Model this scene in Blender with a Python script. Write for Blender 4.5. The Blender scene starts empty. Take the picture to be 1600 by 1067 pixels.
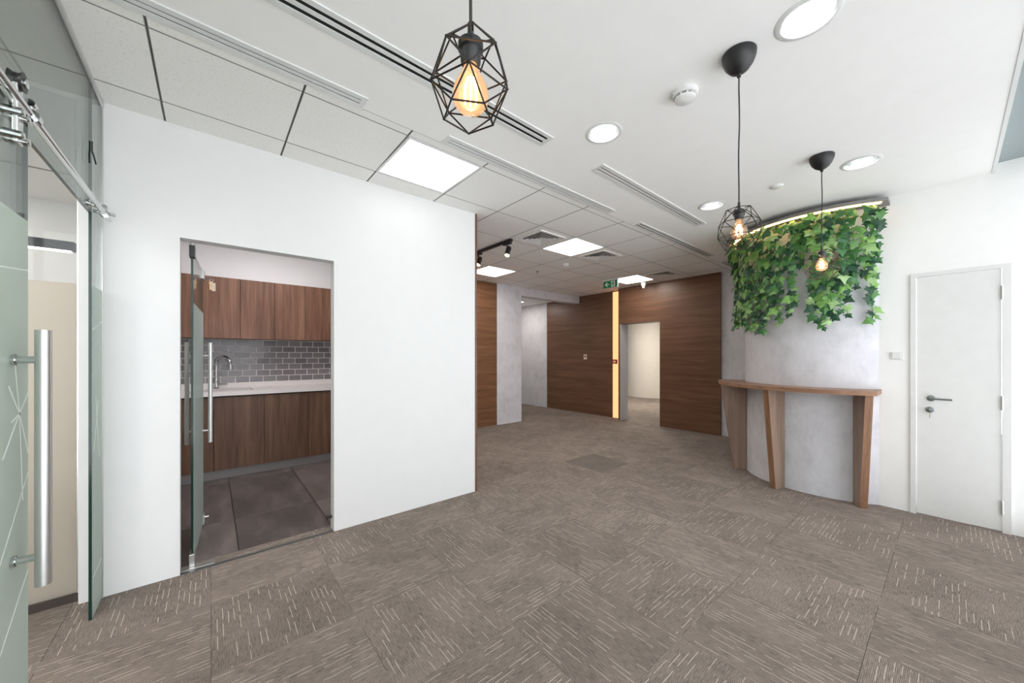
import bpy, bmesh, math, random
from mathutils import Vector, Matrix
random.seed(7)
S = bpy.context.scene
COL = S.collection
R = math.radians
PI = math.pi

# ------------------------------------------------------------------ camera
cam = bpy.data.cameras.new('camera')
cam.sensor_width = 36.0
cam.lens = 567.4 / 1600 * 36
cam.shift_y = 22.5 / 1600
cam.clip_start = 0.05
camo = bpy.data.objects.new('camera', cam)
camo.location = (0, 0, 1.42)
camo.rotation_euler = (R(90), 0, -math.atan2(.638, .770))
COL.objects.link(camo)
S.camera = camo

# ------------------------------------------------------------------ world and exposure
W = bpy.data.worlds.new('world'); S.world = W
W.use_nodes = True
bg = W.node_tree.nodes['Background']
bg.inputs['Color'].default_value = (0.94, 0.955, 1.0, 1)
bg.inputs['Strength'].default_value = 2.2
S.view_settings.view_transform = 'Standard'
S.view_settings.look = 'None'
S.view_settings.gamma = 1.0
S.view_settings.use_curve_mapping = False
S.view_settings.exposure = 0.88

PANEL_E = 8.5       # ceiling light panels
DOWN_E = 8.0        # recessed downlights
LED_E = 1.2         # warm strips

# ------------------------------------------------------------------ materials
def srgb(r, g, b):
    f = lambda c: (c/255/12.92) if c/255 <= .04045 else ((c/255+.055)/1.055)**2.4
    return (f(r), f(g), f(b), 1)

class N:
    """small node-tree helper"""
    def __init__(s, name):
        s.m = bpy.data.materials.new(name); s.m.use_nodes = True
        s.t = s.m.node_tree; s.b = s.t.nodes['Principled BSDF']; s.out = s.t.nodes['Material Output']
    def n(s, t, **k):
        x = s.t.nodes.new(t)
        for a, v in k.items(): setattr(x, a, v)
        return x
    def l(s, a, b): s.t.links.new(a, b)
    def math(s, op, a, b=None, c=None):
        x = s.n('ShaderNodeMath', operation=op)
        for i, v in enumerate((a, b, c)):
            if v is None: continue
            if isinstance(v, (int, float)): x.inputs[i].default_value = v
            else: s.l(v, x.inputs[i])
        return x.outputs[0]
    def ramp(s, fac, stops):
        x = s.n('ShaderNodeValToRGB'); s.l(fac, x.inputs[0])
        e = x.color_ramp.elements
        while len(e) < len(stops): e.new(.5)
        for i, (p, c) in enumerate(stops): e[i].position = p; e[i].color = c
        return x.outputs[0]
    def noise(s, vec, scale=5, detail=4, rough=.55, dist=0):
        x = s.n('ShaderNodeTexNoise'); s.l(vec, x.inputs['Vector'])
        x.inputs['Scale'].default_value = scale; x.inputs['Detail'].default_value = detail
        x.inputs['Roughness'].default_value = rough; x.inputs['Distortion'].default_value = dist
        return x.outputs['Fac']
    def coord(s, scale=(1, 1, 1), off=None):
        c = s.n('ShaderNodeTexCoord'); mp = s.n('ShaderNodeMapping')
        s.l(c.outputs['Object'], mp.inputs['Vector']); mp.inputs['Scale'].default_value = scale
        if off is not None:
            s.l(off, mp.inputs['Location'])
        return mp.outputs[0]
    def rnd(s):
        return s.n('ShaderNodeObjectInfo').outputs['Random']
    def bump(s, h, strength=.2, dist=.01):
        x = s.n('ShaderNodeBump'); s.l(h, x.inputs['Height'])
        x.inputs['Strength'].default_value = strength; x.inputs['Distance'].default_value = dist
        s.l(x.outputs[0], s.b.inputs['Normal'])
    def mix(s, fac, a, b, mode='MIX'):
        x = s.n('ShaderNodeMix', data_type='RGBA', blend_type=mode)
        for i, v in ((0, fac), (6, a), (7, b)):
            if isinstance(v, (int, float)): x.inputs[i].default_value = v
            elif isinstance(v, tuple): x.inputs[i].default_value = v
            else: s.l(v, x.inputs[i])
        return x.outputs[2]

def plain(name, col, rough=.5, metal=0, spec=.5, var=.03):
    k = N(name)
    nz = k.noise(k.coord(), 9, 3)
    c2 = tuple(max(0, c*(1-var)) for c in col[:3]) + (1,)
    k.l(k.ramp(nz, [(.35, c2), (.65, col)]), k.b.inputs['Base Color'])
    k.b.inputs['Roughness'].default_value = rough; k.b.inputs['Metallic'].default_value = metal
    k.b.inputs['Specular IOR Level'].default_value = spec
    return k.m

def emit(name, col, strength):
    k = N(name)
    e = k.n('ShaderNodeEmission'); e.inputs[0].default_value = col; e.inputs[1].default_value = strength
    k.l(e.outputs[0], k.out.inputs[0])
    return k.m

def wood(name, axis, c1, c2, c3, rough=.4, spec=.4, s_long=.9, s_short=16):
    k = N(name)
    sc = [s_short]*3; sc[axis] = s_long
    k2 = k.n('ShaderNodeCombineXYZ')
    r = k.math('MULTIPLY', k.rnd(), 37.0)
    for i in range(3): k.l(r, k2.inputs[i])
    v = k.coord(tuple(sc), k2.outputs[0])
    a = k.noise(v, 1.0, 6, .62, .6)
    sc2 = [s_short*5]*3; sc2[axis] = s_long*2.2
    b = k.noise(k.coord(tuple(sc2), k2.outputs[0]), 1.0, 5, .6)
    f = k.math('ADD', k.math('MULTIPLY', a, .68), k.math('MULTIPLY', b, .32))
    k.l(k.ramp(f, [(.33, c1), (.5, c2), (.68, c3)]), k.b.inputs['Base Color'])
    k.b.inputs['Roughness'].default_value = rough; k.b.inputs['Specular IOR Level'].default_value = spec
    k.bump(b, .06, .004)
    return k.m

M = {}
M['white'] = plain('white_paint', srgb(222, 222, 221), .6, var=.015)
M['ceil'] = plain('ceiling_paint', srgb(246, 246, 244), .7, var=.015)
M['joint'] = plain('ceiling_joint', srgb(150, 150, 148), .7)
M['whiteplastic'] = plain('white_plastic', srgb(228, 228, 226), .35)
M['trimwhite'] = plain('white_metal_trim', srgb(222, 224, 222), .35)
M['tileside'] = plain('tile_edge', srgb(150, 150, 147), .8)
M['greydark'] = plain('dark_void', srgb(18, 18, 18), .8)
M['greymid'] = plain('grey_slot', srgb(84, 85, 84), .7)
M['pocket'] = plain('pocket_grey', srgb(150, 160, 160), .7)
M['black'] = plain('black_satin', srgb(26, 26, 27), .4)
M['blackmetal'] = plain('black_wire', srgb(34, 29, 27), .35, .6)
M['bronze'] = plain('bronze_wire', srgb(92, 68, 56), .35, .5)
M['satin'] = plain('satin_steel', srgb(224, 223, 220), .38, .6)
M['chrome'] = plain('polished_steel', srgb(205, 207, 206), .13, 1)
M['brushed'] = plain('brushed_steel', srgb(214, 214, 212), .36, 1)
M['nickel'] = plain('dull_nickel', srgb(140, 146, 146), .35, .9)
M['plinth'] = plain('grey_plinth', srgb(150, 146, 144), .45)
M['stone'] = plain('white_worktop', srgb(232, 227, 224), .3, var=.015)
M['skirt'] = plain('dark_skirting', srgb(60, 52, 48), .5)
M['plank'] = plain('grey_plank', srgb(122, 120, 118), .55)
M['grout'] = plain('tile_grout', srgb(236, 230, 226), .8)
M['green'] = plain('exit_green', srgb(16, 148, 92), .4)
M['red'] = plain('red_plastic', srgb(170, 45, 30), .4)
M['brass'] = plain('key_brass', srgb(200, 170, 130), .35, .8)
M['cream'] = plain('key_tag', srgb(235, 215, 190), .5)
M['jamb'] = plain('grey_jamb', srgb(186, 184, 186), .4)
M['frame'] = plain('window_frame', srgb(190, 194, 196), .4, .3)
M['beige'] = plain('beige_wall', srgb(222, 216, 205), .65)

k = N('white_gloss_acoustic'); v = k.coord()
f = k.math('LESS_THAN', k.noise(v, 90, 2, .6), .36)
k.l(k.mix(f, srgb(243, 243, 240), srgb(220, 220, 215)), k.b.inputs['Base Color'])
k.b.inputs['Roughness'].default_value = .8
M['acoustic'] = k.m

k = N('concrete_plaster'); v = k.coord((1, 1, 1))
a = k.noise(v, 2.6, 6, .62, .4); b = k.noise(k.coord((9, 9, 4)), 1.6, 5, .7)
f = k.math('ADD', k.math('MULTIPLY', a, .6), k.math('MULTIPLY', b, .4))
k.l(k.ramp(f, [(.3, srgb(184, 183, 187)), (.47, srgb(206, 205, 209)), (.68, srgb(220, 219, 224))]), k.b.inputs['Base Color'])
k.b.inputs['Roughness'].default_value = .6
k.bump(b, .05, .004)
M['concrete'] = k.m

M['wood_y'] = wood('walnut_wall_grain_y', 1, srgb(88, 61, 46), srgb(108, 77, 58), srgb(126, 91, 70), .38)
M['wood_x'] = wood('walnut_wall_grain_x', 0, srgb(92, 62, 42), srgb(118, 82, 57), srgb(140, 100, 70), .4)
M['wood_z'] = wood('walnut_cabinet', 2, srgb(84, 57, 42), srgb(120, 86, 66), srgb(150, 113, 90), .42)
M['wood_z_low'] = wood('walnut_base_cabinet', 2, srgb(76, 53, 39), srgb(106, 78, 60), srgb(132, 101, 79), .42)
M['shelf_top'] = wood('oak_shelf', 1, srgb(118, 86, 64), srgb(144, 108, 84), srgb(162, 126, 100), .4)
M['shelf_edge'] = wood('oak_edge_band', 2, srgb(112, 80, 58), srgb(138, 102, 76), srgb(154, 118, 92), .45)
M['shelf_leg'] = wood('oak_leg', 2, srgb(122, 100, 86), srgb(146, 122, 106), srgb(164, 140, 122), .45)

# carpet: fine ribs along local x with short pale dashes
def carpet(name, base, dark, dash, amount):
    k = N(name)
    tc = k.n('ShaderNodeTexCoord'); sx = k.n('ShaderNodeSeparateXYZ'); k.l(tc.outputs['Object'], sx.inputs[0])
    r = k.rnd()
    x, y = sx.outputs[0], sx.outputs[1]
    row = k.math('FLOOR', k.math('MULTIPLY', y, 41))
    wn = k.n('ShaderNodeTexWhiteNoise', noise_dimensions='2D')
    cb = k.n('ShaderNodeCombineXYZ'); k.l(row, cb.inputs[0]); k.l(k.math('MULTIPLY', r, 91.7), cb.inputs[1]); k.l(cb.outputs[0], wn.inputs['Vector'])
    u = k.math('ADD', k.math('MULTIPLY', x, 6.5), k.math('MULTIPLY', wn.outputs['Value'], 13.0))
    cell = k.math('FLOOR', u)
    wn2 = k.n('ShaderNodeTexWhiteNoise', noise_dimensions='3D')
    cb2 = k.n('ShaderNodeCombineXYZ'); k.l(row, cb2.inputs[0]); k.l(cell, cb2.inputs[1]); k.l(k.math('MULTIPLY', r, 57.3), cb2.inputs[2]); k.l(cb2.outputs[0], wn2.inputs['Vector'])
    on = k.math('GREATER_THAN', wn2.outputs['Value'], 1-amount)
    fr = k.math('FRACT', k.math('MULTIPLY', y, 41))
    line = k.math('LESS_THAN', k.math('ABSOLUTE', k.math('SUBTRACT', fr, .5)), .05)
    fu = k.math('FRACT', u)
    seg = k.math('LESS_THAN', fu, .74)
    d = k.math('MULTIPLY', k.math('MULTIPLY', on, line), seg)
    ribs = k.noise(k.coord((22, 260, 1)), 1.0, 3, .6)
    speck = k.noise(k.coord((1, 1, 1)), 210, 2, .7)
    broad = k.noise(tc.outputs['Object'], 3, 3)
    f = k.math('ADD', k.math('ADD', k.math('MULTIPLY', ribs, .5), k.math('MULTIPLY', speck, .3)), k.math('MULTIPLY', broad, .2))
    c = k.ramp(f, [(.36, dark), (.52, base), (.68, tuple(min(1, q*1.45) for q in base[:3])+(1,))])
    rib = k.math('ABSOLUTE', k.math('SUBTRACT', k.math('FRACT', k.math('MULTIPLY', y, 170)), .5))
    ribv = k.math('ADD', k.math('MULTIPLY', rib, 1.1), .70)
    hv = k.n('ShaderNodeHueSaturation'); k.l(c, hv.inputs['Color'])
    k.l(k.math('MULTIPLY', k.math('ADD', k.math('MULTIPLY', r, .16), .86), ribv), hv.inputs['Value'])
    k.l(k.mix(d, hv.outputs[0], dash), k.b.inputs['Base Color'])
    k.b.inputs['Roughness'].default_value = .95; k.b.inputs['Specular IOR Level'].default_value = .1
    k.bump(ribs, .35, .004)
    return k.m
M['carpet'] = carpet('carpet_tile', srgb(138, 127, 118), srgb(86, 79, 73), srgb(196, 184, 170), .40)
M['carpet_plain'] = carpet('carpet_tile_plain', srgb(122, 114, 106), srgb(96, 89, 83), srgb(150, 140, 130), .05)

k = N('kitchen_porcelain'); v = k.coord((1, 1, 1))
f = k.math('ADD', k.math('MULTIPLY', k.noise(k.coord((5, 1.6, 1)), 1.2, 6, .6, .5), .8), k.math('MULTIPLY', k.rnd(), .2))
k.l(k.ramp(f, [(.35, srgb(84, 77, 74)), (.55, srgb(112, 103, 99)), (.72, srgb(132, 122, 117))]), k.b.inputs['Base Color'])
k.b.inputs['Roughness'].default_value = .38
M['porcelain'] = k.m

k = N('grey_metro_glaze')
k.l(k.ramp(k.rnd(), [(0, srgb(112, 108, 110)), (1, srgb(136, 131, 132))]), k.b.inputs['Base Color'])
k.b.inputs['Roughness'].default_value = .22
M['metro'] = k.m

k = N('ivy_leaf_green'); r = k.rnd()
tc = k.n('ShaderNodeTexCoord')
nz = k.noise(tc.outputs['Object'], 26, 3)
c = k.ramp(k.math('ADD', k.math('MULTIPLY', r, .8), k.math('MULTIPLY', nz, .25)),
           [(.05, srgb(30, 64, 47)), (.3, srgb(50, 97, 63)), (.54, srgb(82, 137, 75)), (.77, srgb(134, 182, 92)), (.96, srgb(178, 208, 152))])
k.l(c, k.b.inputs['Base Color']); k.b.inputs['Roughness'].default_value = .45
tr = k.n('ShaderNodeBsdfTranslucent'); k.l(c, tr.inputs[0])
mx = k.n('ShaderNodeMixShader'); mx.inputs[0].default_value = .25
k.l(k.b.outputs[0], mx.inputs[1]); k.l(tr.outputs[0], mx.inputs[2]); k.l(mx.outputs[0], k.out.inputs[0])
M['leaf'] = k.m
M['stem'] = plain('ivy_stem', srgb(88, 104, 62), .6)

def glass(name, tint, refl=1.0, haze=0.0, hazecol=(.8, .85, .82, 1)):
    k = N(name)
    t = k.n('ShaderNodeBsdfTransparent'); t.inputs[0].default_value = tint
    g = k.n('ShaderNodeBsdfGlossy'); g.inputs['Roughness'].default_value = .02
    fr = k.n('ShaderNodeFresnel'); fr.inputs[0].default_value = 1.45
    mx = k.n('ShaderNodeMixShader')
    k.l(k.math('MULTIPLY', fr.outputs[0], refl), mx.inputs[0]); k.l(t.outputs[0], mx.inputs[1]); k.l(g.outputs[0], mx.inputs[2])
    o = mx.outputs[0]
    if haze:
        d = k.n('ShaderNodeBsdfDiffuse'); d.inputs[0].default_value = hazecol
        tl = k.n('ShaderNodeBsdfTranslucent'); tl.inputs[0].default_value = hazecol
        m2 = k.n('ShaderNodeMixShader'); m2.inputs[0].default_value = .5
        k.l(d.outputs[0], m2.inputs[1]); k.l(tl.outputs[0], m2.inputs[2])
        m3 = k.n('ShaderNodeMixShader'); m3.inputs[0].default_value = haze
        k.l(o, m3.inputs[1]); k.l(m2.outputs[0], m3.inputs[2]); o = m3.outputs[0]
    k.l(o, k.out.inputs[0])
    return k.m
M['glass'] = glass('clear_green_glass', (.93, .97, .945, 1), .8)
M['glass_clear'] = glass('window_glass', (.97, .98, .98, 1), .6)
M['film'] = glass('frosted_film', (.9, .95, .92, 1), .3, .62, (.72, .775, .735, 1))
M['film_side'] = glass('frosted_film_pale', (.9, .95, .93, 1), .3, .5, (.74, .80, .775, 1))
M['glassedge'] = plain('glass_edge', srgb(14, 46, 38), .15)
M['filmline'] = plain('etched_line', srgb(225, 232, 226), .6)
k = N('amber_bulb_glass')
t_ = k.n('ShaderNodeBsdfTransparent'); t_.inputs[0].default_value = (1, .8, .55, 1)
e_ = k.n('ShaderNodeEmission'); e_.inputs[0].default_value = (1, .56, .27, 1); e_.inputs[1].default_value = 1.1
g_ = k.n('ShaderNodeBsdfGlossy'); g_.inputs['Roughness'].default_value = .03
m_ = k.n('ShaderNodeMixShader'); m_.inputs[0].default_value = .55; k.l(t_.outputs[0], m_.inputs[1]); k.l(e_.outputs[0], m_.inputs[2])
f_ = k.n('ShaderNodeFresnel'); m2_ = k.n('ShaderNodeMixShader'); k.l(f_.outputs[0], m2_.inputs[0]); k.l(m_.outputs[0], m2_.inputs[1]); k.l(g_.outputs[0], m2_.inputs[2])
k.l(m2_.outputs[0], k.out.inputs[0]); M['bulbglass'] = k.m
d_ = k.m.copy(); d_.name = 'amber_bulb_glass_dim'
for n_ in d_.node_tree.nodes:
    if n_.type == 'EMISSION': n_.inputs[1].default_value = .75
    if n_.type == 'MIX_SHADER' and not n_.inputs[0].is_linked: n_.inputs[0].default_value = .3
    if n_.type == 'BSDF_TRANSPARENT': n_.inputs[0].default_value = (1, .92, .82, 1)
M['bulbdim'] = d_
k = N('privacy_glass')
gl = k.n('ShaderNodeBsdfGlass'); gl.inputs['Roughness'].default_value = .55; gl.inputs['IOR'].default_value = 1.1
gl.inputs[0].default_value = (.95, .94, .9, 1)
d = k.n('ShaderNodeBsdfDiffuse'); d.inputs[0].default_value = srgb(228, 222, 212)
tl = k.n('ShaderNodeBsdfTranslucent'); tl.inputs[0].default_value = srgb(238, 232, 222)
m2 = k.n('ShaderNodeMixShader'); m2.inputs[0].default_value = .6; k.l(d.outputs[0], m2.inputs[1]); k.l(tl.outputs[0], m2.inputs[2])
mx = k.n('ShaderNodeMixShader'); mx.inputs[0].default_value = .45
k.l(gl.outputs[0], mx.inputs[1]); k.l(m2.outputs[0], mx.inputs[2]); k.l(mx.outputs[0], k.out.inputs[0])
M['privacy'] = k.m

M['panel'] = emit('light_panel', (1, .955, .90, 1), PANEL_E)
M['panel_near'] = emit('light_panel_dimmed', (1, .985, .96, 1), 1.35)
M['fill_panel_lobby'] = emit('fill_light_lobby', (1, .985, .96, 1), 15)  # added lobby fill, set to lift what shows through the transom
M['panel_room'] = emit('light_panel_room', (1, .93, .86, 1), 12)
M['panel_meeting'] = emit('light_panel_meeting', (1, .95, .90, 1), 6)
M['panel_inner'] = emit('light_panel_inner', (1, .94, .86, 1), 34)
M['panel_kitchen'] = emit('light_panel_kitchen', (1, .93, .95, 1), 12)
M['down'] = emit('downlight_lamp', (1, .98, .96, 1), DOWN_E*3)
M['led_warm'] = emit('led_warm', (.82, .34, .15, 1), LED_E)
M['led_cove'] = emit('led_cove', (1, .66, .24, 1), 6)
M['led_pink'] = emit('led_pendant', (1, .82, .75, 1), 3)
M['spot'] = emit('spot_lamp', (1, .62, .28, 1), 40)
M['filament'] = emit('filament', (1, .62, .26, 1), 30)
M['filament_dim'] = emit('filament_soft', (1, .62, .28, 1), 12)
k = N('downlight_reflector'); k.b.inputs['Metallic'].default_value = 1; k.b.inputs['Roughness'].default_value = .22
k.b.inputs['Base Color'].default_value = (.92, .92, .94, 1); M['reflector'] = k.m

# ------------------------------------------------------------------ mesh helpers
def frameZ(d):
    d = Vector(d).normalized()
    u = Vector((0, 0, 1)) if abs(d.z) < .95 else Vector((1, 0, 0))
    a = d.cross(u).normalized(); b = d.cross(a).normalized()
    return a, b

class MB:
    def __init__(s): s.v = []; s.f = []; s.mi = []
    def _add(s, vs, fs, mi=0):
        o = len(s.v); s.v += [tuple(q) for q in vs]; s.f += [tuple(i+o for i in f) for f in fs]; s.mi += [mi]*len(fs)
        return s
    def box(s, x0, x1, y0, y1, z0, z1, mi=0, rot=0, piv=None):
        vs = [Vector((x, y, z)) for z in (z0, z1) for y in (y0, y1) for x in (x0, x1)]
        if rot:
            p = Vector(piv) if piv else Vector(((x0+x1)/2, (y0+y1)/2, 0))
            m = Matrix.Rotation(rot, 3, 'Z'); vs = [m @ (q-p)+p for q in vs]
        return s._add(vs, [(0, 2, 3, 1), (4, 5, 7, 6), (0, 1, 5, 4), (2, 6, 7, 3), (0, 4, 6, 2), (1, 3, 7, 5)], mi)
    def bbox(s, x0, x1, y0, y1, z0, z1, bev, mi=0):
        """box with chamfered edges"""
        bm = bmesh.new(); bmesh.ops.create_cube(bm, size=1)
        for q in bm.verts: q.co = Vector(((x0+x1)/2+q.co.x*(x1-x0), (y0+y1)/2+q.co.y*(y1-y0), (z0+z1)/2+q.co.z*(z1-z0)))
        bmesh.ops.bevel(bm, geom=bm.edges[:], offset=bev, segments=2, affect='EDGES', profile=.6)
        bm.verts.index_update()
        s._add([q.co for q in bm.verts], [[q.index for q in f.verts] for f in bm.faces], mi); bm.free(); return s
    def tube(s, pts, r, n=8, mi=0, cap=True):
        pts = [Vector(p) for p in pts]; rs = r if isinstance(r, (list, tuple)) else [r]*len(pts)
        vs = []; prev = None
        for i, p in enumerate(pts):
            d = (pts[min(i+1, len(pts)-1)]-pts[max(i-1, 0)])
            if prev is None: a, b = frameZ(d)
            else:
                d.normalize(); a = (prev-d*prev.dot(d)).normalized(); b = d.cross(a)
            prev = a
            for j in range(n):
                t = 2*PI*j/n; vs.append(p+(a*math.cos(t)+b*math.sin(t))*rs[i])
        fs = [(i*n+j, i*n+(j+1) % n, (i+1)*n+(j+1) % n, (i+1)*n+j) for i in range(len(pts)-1) for j in range(n)]
        if cap: fs += [tuple(range(n))[::-1], tuple(range((len(pts)-1)*n, len(pts)*n))]
        return s._add(vs, fs, mi)
    def lathe(s, c, prof, n=24, mi=0, axis=(0, 0, 1), closed=False):
        """prof: (radius, height along axis)"""
        c = Vector(c); ax = Vector(axis).normalized(); a, b = frameZ(ax)
        vs = [c+ax*h+(a*math.cos(2*PI*j/n)+b*math.sin(2*PI*j/n))*max(r, 1e-5) for r, h in prof for j in range(n)]
        m = len(prof)
        fs = [(i*n+j, i*n+(j+1) % n, (i+1)*n+(j+1) % n, (i+1)*n+j) for i in range(m-1 if not closed else m) for j in range(n)]
        if closed: fs = [tuple(q % (m*n) for q in f) for f in fs]
        return s._add(vs, fs, mi)
    def prism(s, poly, d, mi=0):
        """poly: 3D points of a planar outline, extruded by vector d"""
        p = [Vector(q) for q in poly]; d = Vector(d); n = len(p)
        return s._add(p+[q+d for q in p], [tuple(range(n))[::-1], tuple(range(n, 2*n))]+[(i, (i+1) % n, n+(i+1) % n, n+i) for i in range(n)], mi)
    def arc(s, c, r0, r1, a0, a1, z0, z1, n=24, mi=0):
        vs = []
        for i in range(n+1):
            t = R(a0+(a1-a0)*i/n); cs, sn = math.cos(t), math.sin(t)
            for r in (r0, r1):
                for z in (z0, z1): vs.append((c[0]+r*cs, c[1]+r*sn, z))
        fs = []
        for i in range(n):
            o = i*4; q = o+4
            fs += [(o, q, q+1, o+1), (o+2, o+3, q+3, q+2), (o, o+2, q+2, q), (o+1, q+1, q+3, o+3)]
        fs += [(0, 1, 3, 2), (n*4, n*4+2, n*4+3, n*4+1)]
        return s._add(vs, fs, mi)
    def mesh(s, name, mats, smooth=False, M0=None):
        me = bpy.data.meshes.new(name)
        vs = s.v
        if M0 is not None:
            inv = M0.inverted(); vs = [tuple(inv @ Vector(q)) for q in s.v]
        me.from_pydata(vs, [], s.f)
        for m in (mats if isinstance(mats, (list, tuple)) else [mats]): me.materials.append(m)
        me.polygons.foreach_set('material_index', s.mi)
        bm = bmesh.new(); bm.from_mesh(me); bmesh.ops.recalc_face_normals(bm, faces=bm.faces[:]); bm.to_mesh(me); bm.free()
        if smooth:
            me.polygons.foreach_set('use_smooth', [True]*len(me.polygons))
            me.set_sharp_from_angle(angle=R(40))
        me.update()
        return me
    def build(s, name, mats, parent=None, smooth=False, origin=None):
        """geometry is given in world coordinates"""
        if parent is not None:
            M0 = world(parent)
        else:
            if origin is None:
                xs, ys, zs = zip(*s.v); origin = ((min(xs)+max(xs))/2, (min(ys)+max(ys))/2, min(zs))
            M0 = Matrix.Translation(origin)
        o = bpy.data.objects.new(name, s.mesh(name, mats, smooth, M0))
        COL.objects.link(o)
        if parent is not None: o.parent = parent
        else: o.location = origin
        return o

def world(o):
    m = Matrix.LocRotScale(o.location, o.rotation_euler, o.scale)
    return world(o.parent) @ m if o.parent else m

def tag(o, label, cat, group=None, kind=None):
    o['label'] = label; o['category'] = cat
    if group: o['group'] = group
    if kind: o['kind'] = kind
    return o
def thing(name, label, cat, loc=(0, 0, 0), group=None, rz=0):
    o = bpy.data.objects.new(name, None); o.empty_display_size = .1
    COL.objects.link(o); o.location = loc; o.rotation_euler = (0, 0, rz)
    return tag(o, label, cat, group)
def struct(o, label=None):
    o['kind'] = 'structure'
    if label: o['label'] = label
    return o
def inst(name, me, parent, loc, rot=(0, 0, 0), scale=(1, 1, 1)):
    o = bpy.data.objects.new(name, me); COL.objects.link(o); o.parent = parent
    o.location = loc; o.rotation_euler = rot; o.scale = scale
    return o

H = 2.91                      # ceiling height
TILT = 0.016                  # the ceiling grid runs about one degree off the left wall
def cy(x, y): return y+TILT*x

# ================================================================== FLOOR
fl = struct(MB().box(-3.3, 12.6, -.6, 12.2, -.12, -.012).build('floor', M['skirt'], origin=(0, 0, 0)), 'carpeted floor of square grey brown tiles with pale dashes')
P = .61
def tilemesh(mat, w, h, t=.012, bev=.0):
    return MB().box(-w/2, w/2, -h/2, h/2, -t, 0).mesh('carpet_tile', mat)
tm = tilemesh(M['carpet'], P-.0015, P-.0015); tmp_ = tilemesh(M['carpet_plain'], P-.0015, P-.0015)
def in_kitchen(x, y): return -.6 < x < 2.12 and y > 3.2
cut = {}
for i in range(-6, 20):
    for j in range(-6, 17):
        x0, x1 = i*P, (i+1)*P; y0, y1 = 2.70+j*P-0*P, 2.70+(j+1)*P
        if x0 < -3.2 or y1 < -.55 or y0 > 12: continue
        cx, cyy = (x0+x1)/2, (y0+y1)/2
        # only where floor can be seen
        if cyy > 6.3 and not (4.9 < cx): continue
        if cx > 7.6 and not (cyy > 2.9 and cyy < 8.8): continue
        if cx > 7.5 and cyy < 3.0: continue
        if cyy > 6.3 and cx < 7.6 and cyy > 9.0: continue
        if cx > 12.3: continue
        x0c, x1c, y0c, y1c = x0, x1, max(y0, -.52), y1
        if -.6 < cx < 2.13 and cyy > 3.2: 
            if cx > -.5 and y0 > 3.2 : continue
            y1c = min(y1c, 3.2) if x0 >= -.62 else y1c
        if y1c-y0c < .05: continue
        mat = 'carpet_plain' if (i == 6 and j == 0) or (i, j) in ((4, 3), (3, 4)) else 'carpet'
        par = (i+j+1) % 2
        if abs((y1c-y0c)-P) < 1e-3:
            me = tm if mat == 'carpet' else tmp_
            inst('carpet_tile', me, fl, (cx, cyy, 0), (0, 0, PI/2*(0 if par else 1)+(PI if random.random() < .5 else 0)))
        else:
            ym = (y0c+y1c)/2
            if par: me = MB().box(-P/2, P/2, -(y1c-y0c)/2, (y1c-y0c)/2, -.012, 0).mesh('carpet_tile', M['carpet']); inst('carpet_tile', me, fl, (cx, ym, 0))
            else: me = MB().box(-(y1c-y0c)/2, (y1c-y0c)/2, -P/2, P/2, -.012, 0).mesh('carpet_tile', M['carpet']); inst('carpet_tile', me, fl, (cx, ym, 0), (0, 0, PI/2))

# kitchen porcelain tiles
KX = [-.59, -.468, .157, .782, 1.407, 2.03]
KY = [3.205, 3.97, 5.19, 5.5]
for a, b in zip(KX, KX[1:]):
    for c, d in zip(KY, KY[1:]):
        w, h = b-a-.005, d-c-.005
        me = MB().bbox(-w/2, w/2, -h/2, h/2, -.012, -.001, .0025).mesh('floor_tile', M['porcelain'])
        inst('floor_tile', me, fl, ((a+b)/2, (c+d)/2, 0))
tr = struct(MB().box(-.155, .765, 3.178, 3.207, -.01, .003).build('trim_1', M['nickel']), 'thin metal threshold strip at the kitchen doorway')

# ================================================================== CEILING
GY = 2.245   # plaster / grid boundary
# upper slab and plaster with real holes for the downlights
bmc = MB()
pb = MB().box(-3.3, 7.3, -.22, 2.25, H, H+.16)
pb.v = [(x, y+(TILT*x if y > 2 else 0), z) for x, y, z in pb.v]
plaster = pb.build('ceiling', M['ceil'], origin=(0, 0, 0))
struct(plaster, 'white plaster and tiled ceiling')
DL = [(2.025, .401), (2.021, 1.48), (3.856, .44), (3.818, 1.508)]
cut = MB()
for x, y in DL: cut.lathe((x, y, H-.02), [(0, 0), (.098, 0), (.098, .13), (0, .13)], 40)
SLOTS = [(-1.9, .70, 2.19, .055, 'g'), (1.235, 3.19, 2.19, .055, 'g'), (3.68, 5.73, 2.19, .055, 'k'), (6.2, 7.1, 2.19, .055, 'k'),
         (-1.4, 1.80, 1.757, .062, 'k'), (2.335, 4.275, 1.735, .058, 'd')]
cutter = bpy.data.objects.new('cutter', cut.mesh('cutter', M['ceil'])); COL.objects.link(cutter)
md = plaster.modifiers.new('holes', 'BOOLEAN'); md.object = cutter; md.operation = 'DIFFERENCE'; md.solver = 'EXACT'
dg = bpy.context.evaluated_depsgraph_get()
newme = bpy.data.meshes.new_from_object(plaster.evaluated_get(dg))
plaster.modifiers.clear(); plaster.data = newme
bpy.data.objects.remove(cutter)
MB().box(-3.3, 12.6, 2.15, 12.2, H+.0125, H+.03).build('ceiling_backing', M['joint'], plaster)
# pocket above the window
pk = MB().box(-3.3, 5.0, -.52, -.22, H+.07, H+.16).build('window_pocket', M['pocket'], plaster)
struct(MB().box(-3.3, 4.9, -.235, -.215, H-.004, H+.07).build('trim_2', M['trimwhite']), 'pale edge bead of plaster ceiling along the window')

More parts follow.
